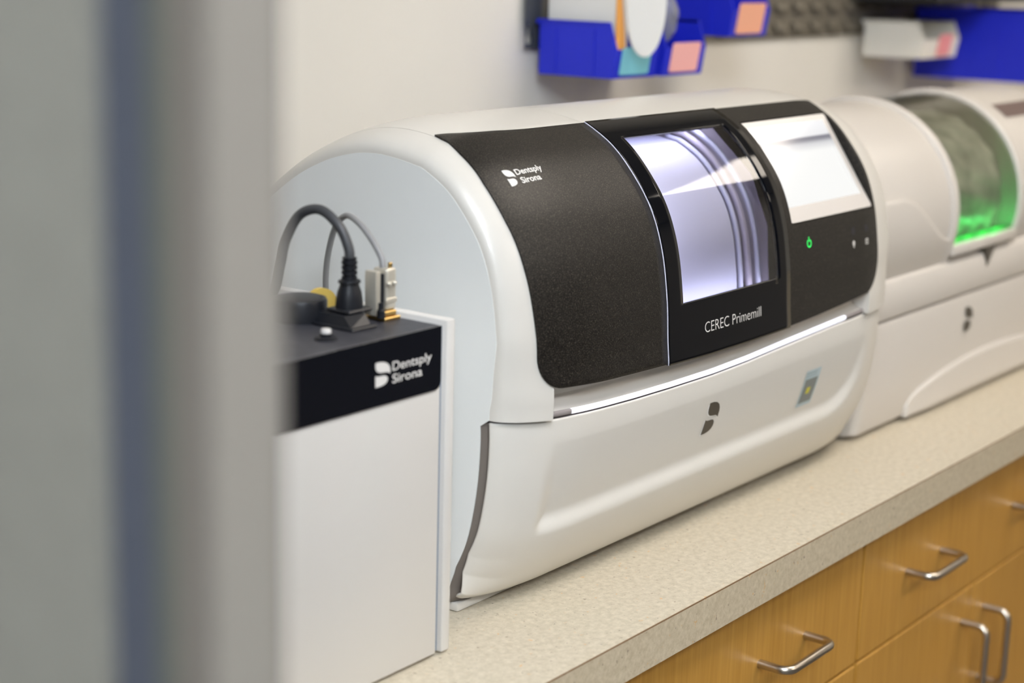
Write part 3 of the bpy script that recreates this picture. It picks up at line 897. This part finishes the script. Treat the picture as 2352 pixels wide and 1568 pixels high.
# power inlet
inl = box('inlet_plate', .941, .969, .8565, .9055, TZ, TZ+.0022, 'plug', t3, .0008, 1)
bm = bmesh.new()
V = [(.944, .861, TZ+.002), (.966, .861, TZ+.002), (.966, .90, TZ+.002), (.944, .90, TZ+.002), (.948, .872, TZ+.0095), (.968, .868, TZ+.0095), (.968, .90, TZ+.0095), (.948, .90, TZ+.0095)]
bv = [bm.verts.new(v) for v in V]
for f in ((0, 1, 2, 3), (4, 5, 6, 7), (0, 1, 5, 4), (1, 2, 6, 5), (2, 3, 7, 6), (3, 0, 4, 7)):
    bm.faces.new([bv[i] for i in f])
bm_obj('inlet_block', bm, 'plug', t3, False)
# serial connector socket on the top
box('socket_plate', .9875, 1.0060, .8645, .8890, TZ, TZ+.0030, 'brass', t3, .0006, 1)

# power cord with its plug
t4 = empty('power_cord', (.9595, .884, TZ+.014))
tag(t4, 'dark power cord with ribbed plug standing on the black-topped unit', 'cord')
PXc, PYc, PZ = .9660, .8830, TZ+.0098
box('plug_flange', PXc-.0135, PXc+.0135, PYc-.0125, PYc+.0125, PZ, PZ+.0026, 'plug', t4, .001, 1)
pb_ = [(.0115, .0026), (.0112, .008), (.0100, .015), (.0082, .0195), (.0078, .0215), (.0095, .0225), (.0092, .0240), (.0062, .0252)]
lathe('plug_body', pb_, (PXc, PYc, PZ), 'plug', t4, 28, .9)
rl = []
z = .025
for k in range(4):
    rl += [(.0062, z), (.0062, z+.0022), (.0052, z+.0026), (.0052, z+.0036)]; z += .004
rl += [(.0058, z), (.0058, z+.0010)]
lathe('strain_relief', rl, (PXc, PYc, PZ), 'plug', t4, 24)
zt = PZ+z
cp = catmull([(PXc, PYc, zt-.002), (PXc, PYc+.001, zt+.008), (PXc-.001, PYc+.010, zt+.024), (PXc-.002, PYc+.029, zt+.035), (PXc-.004, PYc+.049, zt+.029), (PXc-.006, PYc+.062, zt+.008), (PXc-.008, PYc+.066, zt-.012), (PXc-.010, PYc+.071, TZ+.017), (PXc-.013, PYc+.083, TZ+.0085), (PXc-.015, PYc+.100, TZ+.0062), (PXc-.018, PYc+.14, TZ+.0048), (PXc-.020, PYc+.24, TZ+.0048), (PXc-.021, PYc+.282, TZ+.004), (PXc-.021, PYc+.297, TZ-.02), (PXc-.021, PYc+.297, TZ-.12), (PXc-.021, PYc+.297, CT+.04), (PXc-.021, PYc+.305, CT+.0055), (PXc-.021, PYc+.35, CT+.0045)], 10)
tube('cable', cp, .0040, 'cable_dark', t4, 16)

# serial cable with metal hood
t5 = empty('serial_cable', (.996, .876, TZ+.003))
tag(t5, 'grey data cable with shiny metal connector hood on the black-topped unit', 'cable')
cz = TZ+.0031
box('connector_hood', .9945, 1.0065, .8695, .8845, cz+.004, cz+.0375, 'steel', t5, .0022, 3)
box('connector_shell', .9905, 1.0050, .8680, .8865, cz, cz+.0040, 'brass', t5, .0006, 1)
box('clamp_bar', .9835, .9895, .8710, .8830, cz+.001, cz+.0365, 'steel', t5, .0010, 2)
box('clamp_bar', .9897, .9923, .8700, .8840, cz+.003, cz+.034, 'plug', t5, .0004, 1)
for sx_, szz in ((.9955, .026), (1.0025, .026)):
    lathe('screw', [(.0016, -.002), (.0022, 0), (.0018, .001)], (sx_, .8685, cz+szz), 'steel', t5, 14)
lathe('thumbscrew', [(.0032, 0), (.0032, .006), (.0022, .007), (.0022, .012)], (.9840, .8660, cz+.0005), 'plug', t5, 16)
box('hood_fold', .9930, 1.0060, .8685, .8696, cz+.010, cz+.014, 'steel', t5, .0004, 1)
box('hood_corner', 1.0005, 1.0038, .8715, .8745, cz+.034, cz+.0415, 'brass', t5, .0006, 1)
gp = catmull([(.998, .877, cz+.035), (.999, .879, cz+.044), (1.002, .892, cz+.057), (1.008, .912, cz+.068), (1.017, .934, cz+.070), (1.029, .958, cz+.054), (1.042, .979, cz+.016), (1.054, .990, cz-.030), (1.056, .995, cz-.11), (1.056, 1.0, cz-.20), (1.056, 1.01, cz-.262), (1.056, 1.04, cz-.2765), (1.056, 1.10, cz-.2770)], 10)
tube('cable', gp, .0026, 'cable_grey', t5, 12)

# ------------------------------------------------------------------ louvred panel and bins on the wall
PNX0, PNX1, PNZ0, PNZ1 = 1.813, 3.42, 1.3405, 1.80
t6 = empty('louver_panel', (2.6, WALL_Y, PNZ0))
tag(t6, 'dark steel louvred panel screwed to the wall behind the bins', 'panel')
bm = bmesh.new()
out = [(PNX0+.034, PNZ0), (PNX1, PNZ0), (PNX1, PNZ1), (PNX0+.034, PNZ1)]
bm_box(bm, PNX0+.036, PNX1, WALL_Y-.008, WALL_Y-.0065, PNZ0, PNZ1)
bm_box(bm, PNX0+.036, PNX1, WALL_Y-.0065, WALL_Y-.0002, PNZ0, PNZ0+.0015)
bm_obj('sheet', bm, 'louver', t6, False)
# flange with its keyhole
hole = [(.006*math.cos(a), .006*math.sin(a)) for a in np.linspace(math.radians(-240), math.radians(60), 14)] + [(.0022, .018), (-.0022, .018)]
flo = rr(PNX0, PNX0+.036, PNZ0, PNZ1, .003)
bm = bmesh.new()
ov = [bm.verts.new((x, WALL_Y-.008, z)) for x, z in flo]
hv = [bm.verts.new((PNX0+.0085+x, WALL_Y-.008, PNZ0+.012+z)) for x, z in hole]
es = [bm.edges.new((ov[i], ov[(i+1) % len(ov)])) for i in range(len(ov))] + [bm.edges.new((hv[i], hv[(i+1) % len(hv)])) for i in range(len(hv))]
bmesh.ops.triangle_fill(bm, edges=es, use_beauty=True)
bm_obj('flange', bm, 'louver_dark', t6, False)
# louvre tabs, one mesh shared
lv = []
lvme = None
for zr in [1.352+.032*q for q in range(12)]:
    for k in range(25):
        x = PNX0+.07+k*.0615
        if lvme is None:
            o = grid('louver', lambda u, v: (u, -.0005-.008*math.sin(v*math.pi*.5), .014-.016*v+.0), [-.019, -.016, .016, .019], list(np.linspace(0, 1, 7)), 'louver', t6, thick=.0012, out=(0, -1, .3))
            lvme = o.data
        else:
            o = bpy.data.objects.new('louver', lvme); link(o, t6)
            md = o.modifiers.new('thickness', 'SOLIDIFY'); md.thickness = .0012; md.offset = -1
        o.location = (x, WALL_Y-.008, zr)

def storage_bin(x0, wd, y0, dp, z0, ht, m, label, lab=None, labx=(.18, .82), labz=(.22, .80), lip=.52, group='storage bins hung on the louvred panel'):
    """open-fronted hopper bin: rear at y0, reaching dp towards the room"""
    t = empty('storage_bin', (x0+wd/2, y0-dp/2, z0))
    tag(t, label, 'bin', group)
    x1 = x0+wd; yf = y0-dp; th = .0022; tp = .006
    side = [(y0, z0), (yf+.006, z0), (yf, z0+ht*lip), (yf+.012, z0+ht), (y0, z0+ht)]
    bm = bmesh.new()
    def slab(poly, to3a, to3b):
        n = len(poly)
        a = [bm.verts.new(to3a(*p)) for p in poly]; b = [bm.verts.new(to3b(*p)) for p in poly]
        bm.faces.new(a[::-1]); bm.faces.new(b)
        for i in range(n):
            bm.faces.new([a[i], a[(i+1) % n], b[(i+1) % n], b[i]])
    for xa in (x0, x1-th):
        slab(side, lambda u, v: (xa, u, v), lambda u, v: (xa+th, u, v))
    bm_box(bm, x0+th, x1-th, yf+.006, y0, z0, z0+th)
    bm_box(bm, x0+th, x1-th, y0-th, y0, z0+th, z0+ht)
    fr = [(yf+.006, z0), (yf, z0+ht*lip), (yf+th, z0+ht*lip), (yf+.006+th, z0)]
    slab([(p[0], p[1]) for p in fr], lambda u, v: (x0+th, u, v), lambda u, v: (x1-th, u, v))
    sh = bm_obj('shell', bm, m, t, False)
    # raised ribs on the sides and a rolled rim
    for xa in (x0-.0012, x1):
        for yy in (y0-.022, y0-dp*.68):
            box('rib', xa, xa+.0012, yy-.005, yy, z0+.004, z0+ht*.86, m, sh)
    bm = bmesh.new()
    for xa in (x0-.0025, x1-th):
        bm_box(bm, xa, xa+.0047, yf+.012, y0, z0+ht-.003, z0+ht)
    bm_box(bm, x0, x1, y0-.001, y0+.006, z0+ht-.006, z0+ht)
    bm_obj('rim', bm, m, sh, False)
    if lab:
        sl = Vector((0, yf-(yf+.012), ht*lip)).normalized()
        def f(u, v, q):
            yy = yf+.006-.006*v-.0006
            return (x0+wd*u, yy-q, z0+ht*lip*v)
        prism('label_card', rr(labx[0], labx[1], labz[0], labz[1]+.35, .06), f, .0012, lab, t)
    return t
WYB = WALL_Y-.0185
b1 = storage_bin(1.832, .100, WYB, .122, 1.3085, .071, 'blue', 'blue bin with a teal label, white packets standing in it', 'teal', labz=(.12, .72), labx=(.12, .80))
b2 = storage_bin(1.940, .100, WYB, .128, 1.3085, .071, 'blue', 'blue bin with a light pink label', 'pink', labz=(.12, .82), labx=(.14, .84))
b3 = storage_bin(2.115, .104, WYB, .125, 1.3560, .071, 'blue', 'blue bin with a peach label hung above the pink-labelled one', 'peach', labz=(.1, .9), labx=(.14, .84))
b4 = storage_bin(2.790, .150, WYB, .112, 1.3035, .062, 'ivory', 'ivory bin with a rose label', 'rose', labz=(.1, .9), labx=(.42, .78))
b5 = storage_bin(3.005, .26, WYB, .235, 1.2600, .125, 'blue', 'large deep blue bin beside the ivory bin', None)
b6 = storage_bin(2.74, .46, WYB-.0068, .150, 1.3990, .08, 'darkbin', 'black bin above the ivory bin', None)

# contents
t7 = prism('paper_packet', [(0, 0), (.105, 0), (.105, .13), (0, .13)], lambda u, v, q: (1.842+q, WYB-.006-u, 1.3112+v), .028, 'paper')
tag(t7, 'white paper packet standing upright in the teal-labelled bin', 'packet')
t8 = prism('orange_card', [(0, 0), (.020, 0), (.006, .09), (0, .09)], lambda u, v, q: (1.8385+u, WYB-.1145-u*.1-q, 1.3405+v), .0015, 'orange')
tag(t8, 'narrow orange card between the white packets', 'card')
dsc = [(.0255*math.cos(a), .068*math.sin(a)) for a in np.linspace(0, 2*math.pi, 40)[:-1]]
t9 = prism('paper_pouch', dsc, lambda u, v, q: (1.862+u*.62, WYB-.1450-u*.75+q, 1.405+v), .003, 'paper', None, True)
tag(t9, 'white rounded paper pouch leaning out of the teal-labelled bin', 'pouch')
bm = bmesh.new()
bmesh.ops.create_icosphere(bm, subdivisions=3, radius=1)
for v in bm.verts:
    c = v.co
    k = 1+.18*math.sin(7*c.x+3*c.z)*math.cos(5*c.y+2)
    v.co = Vector((1.972+c.x*.014*k, WYB-.100+c.y*.022*k, 1.385+c.z*.034*k))
t10 = bm_obj('plastic_bag', bm, 'clear', None)
tag(t10, 'crumpled clear plastic bag in the pink-labelled bin', 'bag')
box_ = prism('paper_strip', rr(0, .11, 0, .03, .004), lambda u, v, q: (3.05+q*3, WYB-.23+u, 1.352+v), .004, 'paper')
tag(box_, 'pale paper strip lying in the large deep blue bin', 'paper')
